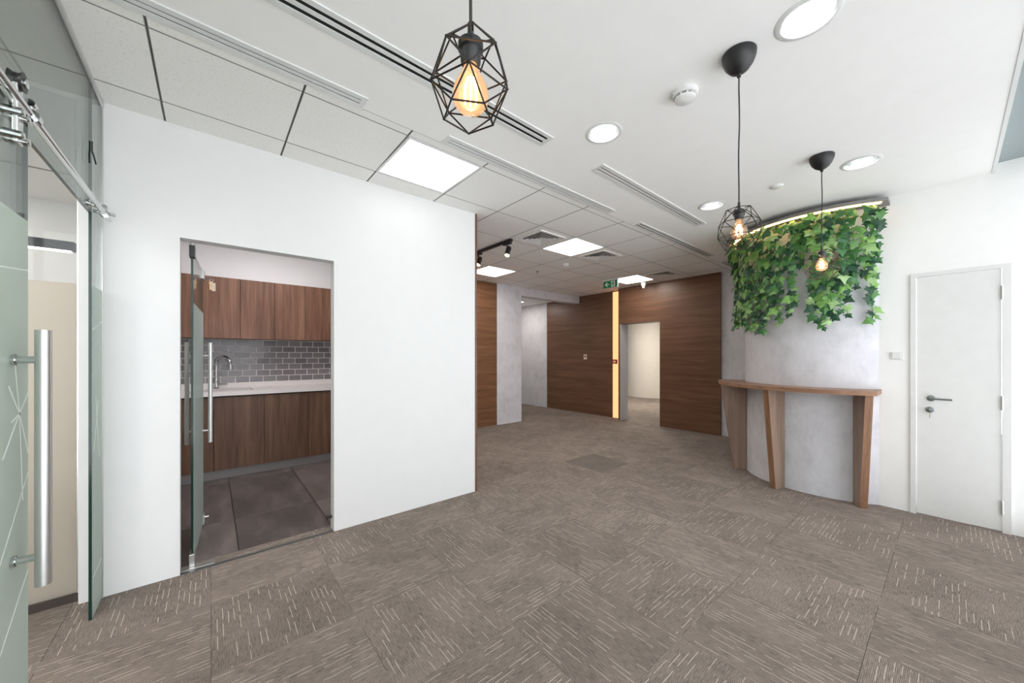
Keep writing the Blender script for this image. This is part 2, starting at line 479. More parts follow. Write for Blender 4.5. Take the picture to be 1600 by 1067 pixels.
PX = .625; GX0 = -.225; PYc = .62; GY0 = 2.325
LIGHT = {(4, 4), (2, 0), (6, 1), (6, 4), (10, 2)}
VENT = {(5, 1), (7, 1), (10, 1)}
GX0X = GX0
ctm = {}
def ceiling_tile(i, j, x0, x1, y0, y1):
    w, h = x1-x0, y1-y0
    key = (round(w, 3), round(h, 3))
    if key not in ctm:
        # tile with grey sides, sheared to the one degree skew of the grid
        b = MB().bbox(-w/2+.003, w/2-.003, -h/2+.002, h/2-.002, 0, .011, .003)
        b.v = [(x, y+TILT*x, z) for x, y, z in b.v]
        b.mi = [0 if all(b.v[q][2] < .0005 for q in f) else 1 for f in b.f]
        ctm[key] = b.mesh('ceiling_tile', [M['acoustic'], M['tileside']])
    xc, yc = (x0+x1)/2, (y0+y1)/2
    return inst('ceiling_tile', ctm[key], plaster, (xc, cy(xc, yc), H))
for i in range(-5, 12):
    x0 = GX0+i*PX; x1 = x0+PX
    ceiling_tile(i, -1, x0, x1, GY+.004, GY0)
    for j in range(0, 6):
        if (i, j) in LIGHT: continue
        y0 = GY0+j*PYc; y1 = y0+PYc
        if y0 > 3.0 and x1 < 2.1: continue
        if y1 > 5.96 and False: continue
        ceiling_tile(i, j, x0, x1, y0, y1)
# lights in the grid; one unseen panel behind the white wall is added fill
LL = {(2, 0): 'square light panel in the tiled ceiling nearest the white wall', (6, 1): 'square light panel in the ceiling between two air vents',
      (6, 4): 'square light panel in the ceiling beside the dark track light', (10, 2): 'square light panel in the ceiling behind the green exit sign', (4, 4): 'added square fill light panel, unseen behind the end of the white wall'}
for (i, j), lab in LL.items():
    x0 = GX0+i*PX; y0 = GY0+j*PYc; xc, yc = x0+PX/2, y0+PYc/2
    t = thing('ceiling_light', lab, 'ceiling light', (xc, cy(xc, yc), H), 'square ceiling light panels', TILT)
    f = MB(); a, b = PX/2-.004, PYc/2-.004; e = .018
    for q in ((-a, a, -b, -b+e), (-a, a, b-e, b), (-a, -a+e, -b+e, b-e), (a-e, a, -b+e, b-e)): f.box(*q, -.003, .011)
    me = f.mesh('frame', M['trimwhite']); inst('frame', me, t, (0, 0, 0))
    me = MB().box(-a+e, a-e, -b+e, b-e, .001, .011).mesh('diffuser', M['panel_near'] if (i, j) == (2, 0) else M['panel']); inst('diffuser', me, t, (0, 0, 0))

# square four-way air vents
VL = {(5, 1): 'square air vent left of the middle light panel', (7, 1): 'square air vent right of the middle light panel', (10, 1): 'square air vent near the far wood wall, behind the exit sign'}
for (i, j), lab in VL.items():
    xc = GX0+i*PX+PX/2; yc = GY0+j*PYc+PYc/2
    t = thing('air_vent', lab, 'air vent', (xc, cy(xc, yc), H), 'square ceiling air vents', TILT)
    f = MB(); a = .225; e = .03
    for q in ((-a, a, -a, -a+e), (-a, a, a-e, a), (-a, -a+e, -a+e, a-e), (a-e, a, -a+e, a-e)): f.box(*q, -.012, 0)
    inst('frame', f.mesh('frame', M['whiteplastic']), t, (0, 0, 0))
    inst('backing', MB().box(-a+e, a-e, -a+e, a-e, -.002, -.0005).mesh('backing', M['greymid']), t, (0, 0, 0))
    for n_, r in enumerate((.165, .120, .075, .035)):
        # sloping square ring louvre
        z0, z1 = -.012, -.003; ri = r+.028
        b = MB(); o = [(-r, -r), (r, -r), (r, r), (-r, r)]; O = [(-ri, -ri), (ri, -ri), (ri, ri), (-ri, ri)]
        vs = [(x, y, z1) for x, y in o]+[(x, y, z0) for x, y in O]+[(x, y, z1+.002) for x, y in o]+[(x, y, z0+.002) for x, y in O]
        fs = []
        for q in range(4):
            p = (q+1) % 4; fs += [(q, p, 4+p, 4+q), (8+q, 12+q, 12+p, 8+p), (q, 8+q, 8+p, p), (4+q, 4+p, 12+p, 12+q)]
        b._add(vs, fs); inst('louvre', b.mesh('louvre', M['whiteplastic']), t, (0, 0, 0))
    inst('centre_plate', MB().box(-.03, .03, -.03, .03, -.011, -.007).mesh('centre_plate', M['whiteplastic']), t, (0, 0, 0))

# linear slot diffusers
SLAB = ['long white slot diffuser at the edge of the ceiling tiles, nearest the glass door',
        'white slot diffuser beside the nearest square light panel', 'dark slot diffuser further along the edge of the ceiling tiles',
        'short dark slot diffuser by the ivy end of the ceiling', 'wide black slotted diffuser behind the nearest pendant lamp',
        'white slot diffuser in the plaster between the two rows of downlights']
for (x0, x1, y, hw, kd), lab in zip(SLOTS, SLAB):
    xc = (x0+x1)/2; L = (x1-x0)/2
    t = thing('slot_diffuser', lab, 'air diffuser', (xc, cy(xc, y), H), 'linear slot diffusers', TILT)
    f = MB(); sw = {'g': .012, 'd': .013, 'k': .019 if hw < .06 else .024}[kd]; cb = .011
    ins = cb+sw
    f.box(-L, L, -hw, -ins, -.007, 0).box(-L, L, ins, hw, -.007, 0).box(-L, -L+.028, -ins, ins, -.007, 0).box(L-.028, L, -ins, ins, -.007, 0)
    inst('frame', f.mesh('frame', M['trimwhite']), t, (0, 0, 0))
    inst('centre_bar', MB().box(-L+.028, L-.028, -cb, cb, -.006, 0).mesh('centre_bar', M['trimwhite']), t, (0, 0, 0))
    mt = M['greydark'] if kd == 'k' else M['greymid'] if kd == 'g' else M['greydark']
    inst('slot_backing', MB().box(-L+.028, L-.028, -ins, ins, -.0015, -.0002).mesh('slot_backing', mt), t, (0, 0, 0))

# recessed downlights
DLAB = ['large recessed round downlight at the top edge of the view, nearest the window', 'recessed round downlight between the black diffuser and the smoke detector',
        'recessed round downlight beyond the small far pendant lamp', 'recessed round downlight just left of the tall pendant lamp cord']
for (x, y), lab in zip(DL, DLAB):
    t = thing('downlight', lab, 'downlight', (x, y, H), 'recessed round downlights')
    inst('trim_ring', MB().lathe((0, 0, 0), [(.098, .002), (.098, -.006), (.112, -.006), (.122, -.001), (.122, .0)], 48).mesh('trim_ring', M['trimwhite'], True), t, (0, 0, 0))
    inst('reflector', MB().lathe((0, 0, 0), [(.097, 0), (.093, .03), (.078, .075), (.05, .108), (.0, .115)], 40).mesh('reflector', M['reflector'], True), t, (0, 0, 0))
    for sg in (-1, 1):
        inst('lamp_tube', MB().tube([(-.055, sg*.022, .07), (-.02, sg*.022, .062), (.03, sg*.022, .062), (.055, sg*.022, .07)], .014, 10).mesh('lamp_tube', M['down'], True), t, (0, 0, 0))
    inst('cover_glass', MB().lathe((0, 0, 0), [(0, .006), (.096, .006), (.096, .009), (0, .009)], 40).mesh('cover_glass', M['glass_clear']), t, (0, 0, 0))

# smoke detectors and small ceiling devices
def smoke(x, y, lab, s=1.0):
    t = thing('smoke_detector', lab, 'smoke detector', (x, y, H))
    inst('base', MB().lathe((0, 0, 0), [(0, 0), (.062*s, 0), (.062*s, -.018*s), (.055*s, -.024*s), (0, -.024*s)], 32).mesh('base', M['whiteplastic'], True), t, (0, 0, 0))
    inst('sensing_chamber', MB().lathe((0, 0, 0), [(.04*s, -.024*s), (.04*s, -.034*s), (.0, -.034*s)], 28).mesh('sensing_chamber', M['greymid'], True), t, (0, 0, 0))
    me = MB().tube([(0, 0, -.022*s), (0, 0, -.036*s)], .005*s, 6).mesh('vent_rib', M['whiteplastic'])
    for q in range(10):
        a = 2*PI*q/10; inst('vent_rib', me, t, (.046*s*math.cos(a), .046*s*math.sin(a), 0))
    inst('cap', MB().lathe((0, 0, 0), [(0, -.034*s), (.05*s, -.034*s), (.049*s, -.042*s), (.035*s, -.05*s), (0, -.052*s)], 32).mesh('cap', M['whiteplastic'], True), t, (0, 0, 0))
smoke(2.06, .955, 'white smoke detector on the plaster ceiling left of the tall pendant', 1.08)
smoke(4.44, 3.99, 'small white smoke detector on the ceiling tiles near the exit sign', .85)
t = thing('sprinkler_head', 'white cone shaped ceiling device above the far wood wall', 'sprinkler', (6.72, 3.95, H))
inst('flange', MB().lathe((0, 0, 0), [(0, 0), (.085, 0), (.085, -.008), (.05, -.012), (0, -.012)], 24).mesh('flange', M['whiteplastic'], True), t, (0, 0, 0))
inst('cone', MB().lathe((0, 0, 0), [(.05, -.012), (.045, -.05), (.026, -.09), (.02, -.12), (0, -.122)], 24).mesh('cone', M['whiteplastic'], True), t, (0, 0, 0))
tag(MB().lathe((3.823, .975, H), [(0, 0), (.05, 0), (.05, -.006), (.042, -.012), (0, -.013)], 28).build('cover_plate', M['whiteplastic'], smooth=True),
    'small flat white disc on the ceiling between the two far pendants', 'cover plate')
tag(MB().lathe((4.43, 4.64, H), [(0, 0), (.03, 0), (.03, -.004), (.014, -.006), (.012, -.03), (0, -.03)], 20).build('sprinkler_head', M['nickel'], smooth=True),
    'tiny metal sprinkler on the ceiling tiles left of the exit sign', 'sprinkler')

# ================================================================== WALLS
wa = MB()
wa.box(-.585, -.155, 3.18, 3.28, 0, H).box(.765, 2.131, 3.18, 3.28, 0, H).box(-.155, .765, 3.18, 3.28, 2.187, H)
struct(wa.build('wall_left', M['white']), 'white plaster wall with the kitchen doorway')
struct(MB().box(2.131, 2.152, 3.172, 5.94, 0, H).build('wall_end', M['wood_y']), 'thin walnut panel lining the end of the white wall')
# kitchen shell
struct(MB().box(-.585, -.47, 3.28, 5.95, 0, H).build('wall_kitchen_left', M['white']))
struct(MB().box(2.03, 2.131, 3.28, 5.95, 0, H).build('wall_kitchen_right', M['white']))
kb = struct(MB().box(-.585, 2.131, 5.95, 6.07, 0, H).build('wall_kitchen_back', M['grout'], origin=(0, 0, 0)), 'kitchen back wall with grey metro tiles')
MB().box(-.47, 2.03, 5.61, 5.95, 2.37, H).build('bulkhead', M['white'], kb)
# metro tiles
TW, TH = .1500, .0795
tmm = MB().bbox(-TW/2+.003, TW/2-.003, -.005, .005, -TH/2+.003, TH/2-.003, .0035).mesh('tile', M['metro'])
for r_ in range(7):
    z = 1.072+TH*(r_+.5)
    off = 0 if r_ % 2 == 0 else TW/2
    for c in range(0, 13):
        x = -.36+TW*c+off+.08
        if x > 1.62: continue
        inst('tile', tmm, kb, (x, 5.953, z))
struct(MB().box(2.152, 4.524, 5.947, 6.07, 0, H).build('wall_back', M['wood_x']), 'warm walnut panelled wall beyond the white wall')
struct(MB().box(4.524, 5.19, 5.94, 6.30, 0, H).build('wall_pier', M['concrete']), 'pale concrete pier at the corridor mouth')
struct(MB().box(5.19, 7.13, 5.95, 6.14, 2.73, H).build('trim_3', M['concrete']), 'concrete finished beam over the corridor mouth')
struct(MB().box(5.07, 5.19, 6.30, 9.3, 0, H).build('wall_corridor_left', M['concrete']))
struct(MB().box(5.07, 7.3, 9.3, 9.42, 0, H).build('wall_corridor_end', M['white']))
MB().box(5.19, 7.13, 6.14, 9.3, H-.03, H+.01).build('corridor_ceiling', M['ceil'], plaster)
# far wood wall: recessed left part, light gap, proud right part with doorway
struct(MB().box(7.13, 7.3, 4.955, 7.09, 0, H).build('wall_far_left', M['wood_y']), 'dark walnut wall left of the light strip')
struct(MB().box(7.12, 7.3, 7.09, 9.3, 0, H).build('wall_corridor_right', M['concrete']), 'pale concrete clad corridor wall')
fr_ = MB().box(6.96, 7.25, 2.60, 3.735, 0, H).box(6.96, 7.25, 4.66, 4.70, 0, H).box(6.96, 7.25, 3.735, 4.66, 2.125, H)
struct(fr_.build('wall_far_right', M['wood_y']), 'dark walnut wall with an open doorway right of the light strip')
struct(MB().box(6.963, 7.252, 4.650, 4.661, 0, 2.125).build('trim_4', M['jamb']), 'grey doorway jamb lining')
struct(MB().box(7.13, 7.3, 4.70, 4.955, 0, H).build('wall_gap', M['plank']))
struct(MB().box(7.0, 7.12, .7, 2.60, 0, H).build('wall_far_end', M['concrete']), 'concrete wall between the wood wall and the curved wall')
# LED strip in the gap
t = thing('light_strip', 'tall glowing warm light strip in the far walnut wall', 'light strip', (7.05, 4.91, 0))
MB().box(7.11, 7.13, 4.78, 4.95, .01, H-.03).build('channel', M['brushed'], t)
MB().box(7.098, 7.110, 4.795, 4.94, .01, H-.03).build('diffuser', M['led_warm'], t)
# curved wall
CC = (5.55, .915)
cwm = MB().lathe((CC[0], CC[1], 0), [(.81, 0), (.81, H)], 128)
struct(cwm.build('wall_curved', M['concrete'], smooth=True), 'curved pale concrete wall behind the ivy')
# right white wall with a narrow door opening
wr = MB()
DY0, DY1 = -.265, .195; DZ = 2.125
wr.box(4.9, 5.02, DY1+.02, .60, 0, H).box(4.9, 5.02, -.5, DY0-.02, 0, H+.07).box(4.9, 5.02, DY0-.02, DY1+.02, DZ+.015, H).box(4.9, 5.02, DY0-.02, -.2, H, H+.07)
struct(wr.build('wall_right', M['ceil']), 'white wall with the narrow white door')
struct(MB().box(6.3, 7.05, .75, .85, 0, H).build('wall_behind_curve', M['white']))
# room beyond the doorway: curved white wall and ceiling
cc2 = (9.4, 7.4)
vs = MB().lathe((12.22, 6.8, 0), [(.97, 0), (.97, H)], 96)
struct(vs.build('wall_inner_curved', M['beige'], smooth=True), 'curved white wall seen through the far doorway')
struct(MB().box(7.3, 12.3, 2.9, 3.0, 0, H).build('wall_inner_right', M['white']))
struct(MB().box(7.3, 12.5, 10.0, 10.1, 0, H).build('wall_inner_left', M['white']))
struct(MB().box(12.4, 12.5, 2.9, 10.1, 0, H).build('wall_inner_back', M['beige']))
MB().box(7.26, 12.4, 2.9, 10.1, H-.02, H+.01).build('inner_ceiling', M['ceil'], plaster)
# lobby side walls
struct(MB().box(-3.3, -3.2, -.55, 5.6, 0, H).build('wall_lobby', M['beige']))
struct(MB().box(-3.2, -.585, 5.52, 5.62, 0, H).build('wall_meeting_back', M['white']))
MB().box(-3.2, -.585, 3.2, 5.6, H-.001, H+.011).build('meeting_ceiling', M['ceil'], plaster)
MB().box(-3.2, -.585, 4.6, 4.62, H-.006, H+.0).build('ceiling_joint', M['joint'], plaster)

# glass curtain wall along the window side (behind and right of the camera)
wn = struct(MB().box(-3.3, 5.02, -.56, -.50, 0, .06).box(-3.3, 5.02, -.56, -.50, H+.04, H+.10).build('window_1', M['frame'], origin=(0, 0, 0)), 'full height glazing along the window side')
for x in (-3.25, -1.6, 0.05, 1.7, 3.35, 4.97):
    MB().box(x-.03, x+.03, -.56, -.48, .06, H+.04).build('mullion', M['frame'], wn)
for a, b in zip((-3.22, -1.57, .08, 1.73, 3.38), (-1.63, .02, 1.67, 3.32, 4.94)):
    MB().box(a, b, -.535, -.525, .06, H+.04).build('pane', M['glass_clear'], wn)

# ================================================================== RIGHT DOOR
dr = struct(MB().box(4.885, 4.93, DY1+.002, DY1+.036, 0, DZ+.034).box(4.885, 4.93, DY0-.045, DY0-.002, 0, DZ+.034).box(4.885, 4.93, DY0-.002, DY1+.002, DZ+.002, DZ+.034).build('door_1', M['whiteplastic'], origin=(4.9, 0, 0)),
            'narrow white flush door with lever handle in white frame')
MB().bbox(4.892, 4.925, DY0+.002, DY1-.002, .012, DZ-.002, .0015).build('door_leaf', M['whiteplastic'], dr)
for z in (.20, 1.04, 1.93):
    h = MB().tube([(4.886, DY0-.001, z-.05), (4.886, DY0-.001, z+.05)], .008, 10).tube([(4.886, DY0-.001, z-.058), (4.886, DY0-.001, z+.058)], .005, 8)
    h.build('hinge', M['brushed'], dr, True)
hd = MB().lathe((4.892, .108, 1.047), [(0, 0), (.026, 0), (.026, -.008), (.02, -.011), (0, -.011)], 28, axis=(1, 0, 0))
hd.tube([(4.885, .108, 1.047), (4.84, .108, 1.047), (4.832, .10, 1.047), (4.83, .085, 1.047), (4.83, -.01, 1.045)], [.009, .009, .0095, .009, .008], 12)
hd.build('lever_handle', M['nickel'], dr, True)
lk = MB().lathe((4.892, .115, .945), [(0, 0), (.026, 0), (.026, -.008), (.02, -.011), (0, -.011)], 28, axis=(1, 0, 0))
lk.build('lock_escutcheon', M['nickel'], dr, True)
ky = MB().box(4.866, 4.885, .112, .118, .938, .952).lathe((4.862, .115, .945), [(.004, -.0015), (.012, -.0015), (.012, .0015), (.004, .0015)], 16, axis=(0, 1, 0), closed=True)
ky.build('key', M['chrome'], dr)
kk = MB().lathe((4.86, .115, .925), [(.008, -.001), (.010, -.001), (.010, .001), (.008, .001)], 16, axis=(0, 1, 0), closed=True).box(4.857, 4.863, .113, .117, .875, .916)
tag(kk.build('key_ring', M['chrome']), 'small key hanging from the lock of the narrow white door', 'key')

# light switches
t = thing('light_switch', 'white light switch plate left of the narrow white door', 'light switch', (4.9, .318, 1.42))
MB().bbox(4.890, 4.9, .278, .358, 1.385, 1.455, .003).build('plate', M['whiteplastic'], t)
MB().bbox(4.884, 4.891, .293, .345, 1.395, 1.445, .002).build('rocker', M['whiteplastic'], t)
t = thing('wall_socket', 'small pale control plate on the dark walnut wall', 'wall plate', (7.13, 5.76, 1.39))
MB().bbox(7.118, 7.13, 5.715, 5.805, 1.335, 1.455, .003).build('plate', M['cream'], t)
MB().bbox(7.112, 7.119, 5.735, 5.785, 1.385, 1.425, .002).build('button', M['greymid'], t)
t = thing('call_point', 'red call point box on the glowing light strip', 'alarm button', (7.0, 4.90, 1.28))
MB().bbox(7.06, 7.098, 4.815, 4.925, 1.24, 1.34, .004).build('housing', M['red'], t)
MB().bbox(7.052, 7.061, 4.84, 4.90, 1.265, 1.315, .002).build('push_plate', M['cream'], t)
MB().bbox(7.06, 7.098, 4.825, 4.915, 1.36, 1.43, .004).build('indicator', M['led_warm'], t)

# ================================================================== KITCHEN
BJ = [-.452, .023, .499, .974, 1.45, 1.925]
BL = ['walnut base cabinet half hidden behind the glass door', 'wide walnut base cabinet below the sink end of the worktop', 'walnut base cabinet in the middle of the kitchen run',
      'walnut base cabinet at the right edge of the kitchen doorway', 'walnut base cabinet hidden beyond the doorway edge']
for (a, b), lab in zip(zip(BJ, BJ[1:]), BL):
    t = thing('base_cabinet', lab, 'cabinet', ((a+b)/2, 5.64, .11), 'kitchen base cabinets')
    MB().box(a+.001, b-.001, 5.352, 5.945, .11, .958).build('carcass', M['greydark'], t)
    MB().bbox(a+.0025, b-.0025, 5.33, 5.35, .112, .945, .0015).build('door', M['wood_z_low'], t)
struct(MB().box(-.468, 2.03, 5.38, 5.40, 0, .11).build('baseboard_kitchen', M['plinth']), 'grey plinth below the kitchen cabinets')
UJ = [-.432, -.077, .278, .635, .987, 1.34, 1.69, 2.028]
UL = ['walnut wall cabinet at the far left behind the glass door', 'walnut wall cabinet just right of the open glass door', 'second walnut wall cabinet right of the glass door',
      'third walnut wall cabinet, with pale streaks', 'walnut wall cabinet at the right edge of the doorway', 'walnut wall cabinet beyond the doorway edge', 'last walnut wall cabinet hidden by the white wall']
for (a, b), lab in zip(zip(UJ, UJ[1:]), UL):
    t = thing('wall_cabinet', lab, 'cabinet', ((a+b)/2, 5.78, 1.632), 'kitchen wall cabinets')
    MB().box(a+.001, b-.001, 5.622, 5.943, 1.634, 2.366).build('carcass', M['skirt'], t)
    MB().bbox(a+.002, b-.002, 5.60, 5.62, 1.632, 2.368, .0015).build('door', M['wood_z'], t)
# worktop with sink cutout and upstand
t = thing('worktop', 'white stone kitchen worktop with cut out for the sink', 'worktop', (.8, 5.64, .96))
sx0, sx1, sy0, sy1 = -.20, .40, 5.44, 5.80
w = MB().box(-.468, 2.03, 5.31, sy0, .96, 1.01).box(-.468, 2.03, sy1, 5.945, .96, 1.01).box(-.468, sx0, sy0, sy1, .96, 1.01).box(sx1, 2.03, sy0, sy1, .96, 1.01)
w.build('slab', M['stone'], t)
MB().box(-.468, 2.03, 5.925, 5.945, 1.01, 1.071).build('upstand', M['stone'], t)
sk = thing('sink', 'undermounted steel kitchen sink behind the glass door', 'sink', (.1, 5.62, .82))
e = .006
MB().box(sx0, sx1, sy0, sy1, .80, .806).box(sx0-e, sx0, sy0, sy1, .80, .9595).box(sx1, sx1+e, sy0, sy1, .80, .9595).box(sx0, sx1, sy0-e, sy0, .80, .9595).box(sx0, sx1, sy1, sy1+e, .80, .9595).build('basin', M['brushed'], sk)
MB().lathe((.1, 5.62, .806), [(0, .001), (.03, .001), (.04, .003), (.045, 0)], 24).build('drain', M['chrome'], sk, True)
fc = thing('tap', 'chrome kitchen tap with a tall curved spout', 'tap', (.05, 5.86, 1.01))
MB().lathe((.05, 5.86, 1.01), [(0, 0), (.028, 0), (.028, .012), (.021, .016), (.021, .11), (.014, .12), (0, .12)], 20).build('body', M['chrome'], fc, True)
pts = [(.05, 5.86, 1.12), (.05, 5.86, 1.30)]
for q in range(1, 13):
    a = PI*q/12; pts.append((.05+.075*(1-math.cos(a))*.9, 5.86-.09*(1-math.cos(a)), 1.30+.115*math.sin(a)))
pts.append((.185, 5.68, 1.25))
MB().tube(pts, .014, 12).build('spout', M['chrome'], fc, True)
MB().tube([(.06, 5.86, 1.06), (.16, 5.85, 1.065)], [.013, .009], 10).build('handle', M['chrome'], fc, True)
# kitchen lamp
def ceiling_panel(name, lab, x, y, w, h, mat, z=H):
    t = thing(name, lab, 'ceiling light', (x, y, z))
    f = MB()
    for q in ((-w/2, w/2, -h/2, -h/2+.02), (-w/2, w/2, h/2-.02, h/2), (-w/2, -w/2+.02, -h/2, h/2), (w/2-.02, w/2, -h/2, h/2)): f.box(*q, -.012, 0)
    inst('frame', f.mesh('frame', M['trimwhite']), t, (0, 0, 0))
    inst('diffuser', MB().box(-w/2+.02, w/2-.02, -h/2+.02, h/2-.02, -.008, -.002).mesh('diffuser', mat), t, (0, 0, 0))
MB().box(-.585, 2.14, 3.2, 5.95, H-.001, H+.011).build('kitchen_ceiling', M['ceil'], plaster)
ceiling_panel('ceiling_light', 'ceiling light panel inside the kitchen, out of view', .6, 4.5, .9, .5, M['panel_kitchen'], H-.001)
ceiling_panel('ceiling_light', 'ceiling light panel in the room beyond the far doorway', 9.4, 5.6, .6, 1.2, M['panel_inner'], H-.02)
ceiling_panel('ceiling_light', 'ceiling light panel in the meeting room behind frosted glass', -1.9, 4.6, .9, .6, M['panel_meeting'], H-.001)
ceiling_panel('ceiling_light', 'ceiling light panel in the corridor beyond the pier', 6.2, 7.6, .6, .6, M['panel_room'], H-.03)

ceiling_panel('ceiling_light', 'added fill light panel on the lobby ceiling nearest the window', -1.9, 1.0, .6, .6, M['fill_panel_lobby'], H-.001)  # both lobby panels are added to brighten the dark lobby
ceiling_panel('ceiling_light', 'added fill light panel on the lobby ceiling nearest the meeting room', -2.5, 2.3, .58, .56, M['fill_panel_lobby'], H-.001)
# glass door to the kitchen (open, swung into the kitchen)
gd = thing('glass_door', 'open frameless glass door hinged at left of the kitchen doorway', 'door', (-.10, 3.25, 0), rz=R(-3.0))
L = .80; th = .012
def gpane(y0, y1, z0, z1, x0, x1, edge_y=True):
    """glass slab in local coordinates, faces clear, edges dark green"""
    b = MB(); b._add([(x, y, z) for z in (z0, z1) for y in (y0, y1) for x in (x0, x1)], [(0, 4, 6, 2), (1, 3, 7, 5)], 0)
    b._add([(x, y, z) for z in (z0, z1) for y in (y0, y1) for x in (x0, x1)], [(0, 2, 3, 1), (4, 5, 7, 6), (0, 1, 5, 4), (2, 6, 7, 3)], 1)
    return b
inst('glass_panel', gpane(.02, L, .012, 2.13, -th/2, th/2).mesh('glass_panel', [M['glass'], M['glassedge']]), gd, (0, 0, 0))
inst('film', MB().box(th/2+.0005, th/2+.0015, .025, L-.005, .02, 1.78).mesh('film', M['film_side']), gd, (0, 0, 0))
for z0, z1, nm in ((0.004, .085, 'bottom_patch'), (2.085, 2.165, 'top_patch')):
    inst(nm, MB().bbox(-.014, .014, .0, .13 if z0 < 1 else .075, z0, z1, .003).mesh(nm, M['brushed'] if z0 < 1 else M['black']), gd, (0, 0, 0))
inst('lock_patch', MB().bbox(-.018, .018, L-.11, L+.002, 2.06, 2.135, .003).mesh('lock_patch', M['brushed']), gd, (0, 0, 0))
inst('floor_lock', MB().bbox(-.018, .018, L-.07, L+.002, .01, .09, .003).tube([(.016, L-.03, .06), (.045, L-.03, .06)], .008, 10).mesh('floor_lock', M['brushed']), gd, (0, 0, 0))
inst('closer_spindle', MB().lathe((0, .05, 2.165), [(0, 0), (.016, 0), (.016, .024), (0, .024)], 16).mesh('closer_spindle', M['brushed'], True), gd, (0, 0, 0))
for sg in (-1, 1):
    ox = .058 if sg > 0 else -.088
    b = MB().tube([(ox, L-.10, .70), (ox, L-.10, 1.53)], .0145, 14)
    p = inst('pull_handle', b.mesh('pull_handle', M['satin'], True), gd, (0, 0, 0))
    for z in (.80, 1.42):
        inst('standoff', MB().tube([(sg*th/2, L-.10, z), (ox, L-.10, z)], .008, 10).mesh('standoff', M['brushed'], True), p, (0, 0, 0))
kr = MB()
kx, kyy, kz = -.02, 4.03, 2.06
kr.tube([(kx-.035, kyy, kz+.02), (kx+.02, kyy, kz+.02)], .004, 8)
kr.lathe((kx+.022, kyy, kz+.005), [(.010, -.001), (.013, -.001), (.013, .001), (.010, .001)], 16, axis=(0, 1, 0), closed=True)
t = thing('key_ring', 'ring of keys hanging from the lock of the open glass door', 'keys', (kx+.02, kyy, kz-.06))
kr.build('ring', M['chrome'], t)
MB().box(kx+.01, kx+.03, kyy-.002, kyy+.002, kz-.075, kz-.01).lathe((kx+.02, kyy, kz-.02), [(.003, -.002), (.015, -.002), (.015, .002), (.003, .002)], 14, axis=(0, 1, 0), closed=True).build('key', M['brass'], t)
MB().bbox(kx+.024, kx+.05, kyy-.006, kyy-.002, kz-.085, kz-.015, .001).build('tag', M['cream'], t)
# door stop on the right jamb and floor plate
tag(MB().tube([(.765, 3.25, .10), (.735, 3.25, .10)], .011, 12).lathe((.735, 3.25, .10), [(0, -.012), (.014, -.012), (.014, 0), (0, 0)], 14, axis=(1, 0, 0)).build('door_stop', M['black'], smooth=True),
    'black door stop low on the right jamb of the kitchen doorway', 'door stop')
tag(MB().bbox(-.153, .02, 3.215, 3.285, -.001, .004, .001).build('floor_plate', M['brushed']), 'worn metal closer plate in floor under the glass door pivot', 'floor plate')

# ================================================================== GLASS PARTITION AND SLIDING DOOR (left)
gp = thing('glass_partition', 'frameless glass partition with side pane and transom at left', 'glass partition', (-.5, 2.5, 0))
ZT = 2.185
def gworld(y0, y1, z0, z1, x, th=.012):
    b = MB(); vs = [(xx, y, z) for z in (z0, z1) for y in (y0, y1) for xx in (x-th/2, x+th/2)]
    b._add(vs, [(0, 4, 6, 2), (1, 3, 7, 5)], 0); b._add(vs, [(0, 2, 3, 1), (4, 5, 7, 6), (0, 1, 5, 4), (2, 6, 7, 3)], 1)
    return b
gworld(2.945, 3.176, .0, H-.03, -.5).build('side_pane', [M['glass'], M['glassedge']], gp)
gworld(1.15, 2.943, ZT, H-.03, -.5).build('transom_pane', [M['glass'], M['glassedge']], gp)
gworld(-.45, 1.148, .0, H-.03, -.5).build('fixed_pane', [M['glass'], M['glassedge']], gp)
MB().box(-.515, -.485, -.45, 3.178, H-.03, H-.001).build('ceiling_channel', M['brushed'], gp)
MB().box(-.512, -.488, 3.171, 3.179, 0, H-.03).build('wall_channel', M['brushed'], gp)
MB().box(-.4935, -.4925, 2.95, 3.17, .005, 1.80).build('film', M['film_side'], gp)
b = MB()
def strip(b, x, p, q, w=.004, t=.0008):
    p = Vector((x, p[0], p[1])); q = Vector((x, q[0], q[1])); d = (q-p).normalized(); n = Vector((1, 0, 0)).cross(d)*w/2
    b.prism([p-n, q-n, q+n, p+n], (t, 0, 0))
for p, q in (((2.95, 1.56), (3.17, 1.62)), ((2.98, .90), (3.08, 1.17)), ((3.02, 1.2), (3.10, .85)), ((2.96, .22), (3.16, .24))): strip(b, -.4925, p, q)
b.build('etched_line', M['filmline'], gp)
MB().tube([(-.490, 2.925, 2.565), (-.490, 2.925, 2.515), (-.486, 2.935, 2.495), (-.482, 2.965, 2.462)], .0035, 8).build('hook', M['black'], gp)
# narrow white plaster return beyond the pane is the left wall's own end

rl = thing('door_rail', 'round polished steel rail carrying the sliding glass door', 'door rail', (-.45, 2.1, 2.2))
MB().tube([(-.455, .25, 2.205), (-.455, 3.10, 2.205)], .0125, 16).build('rail_tube', M['chrome'], rl, True)
for y in (1.0, 1.75, 2.86):
    MB().tube([(-.494, y, 2.215), (-.45, y, 2.205)], .011, 12).lathe((-.494, y, 2.215), [(0, 0), (.02, 0), (.02, .008), (0, .008)], 16, axis=(1, 0, 0)).build('standoff', M['chrome'], rl, True)
for y in (1.93, 3.0):
    MB().lathe((-.455, y, 2.205), [(.013, -.016), (.021, -.016), (.021, .016), (.013, .016)], 20, axis=(0, 1, 0), closed=True).tube([(-.455, y, 2.222), (-.455, y, 2.245)], .010, 12).tube([(-.455, y-.02, 2.245), (-.455, y+.012, 2.245)], .012, 12).build('rail_stop', M['chrome'], rl, True)
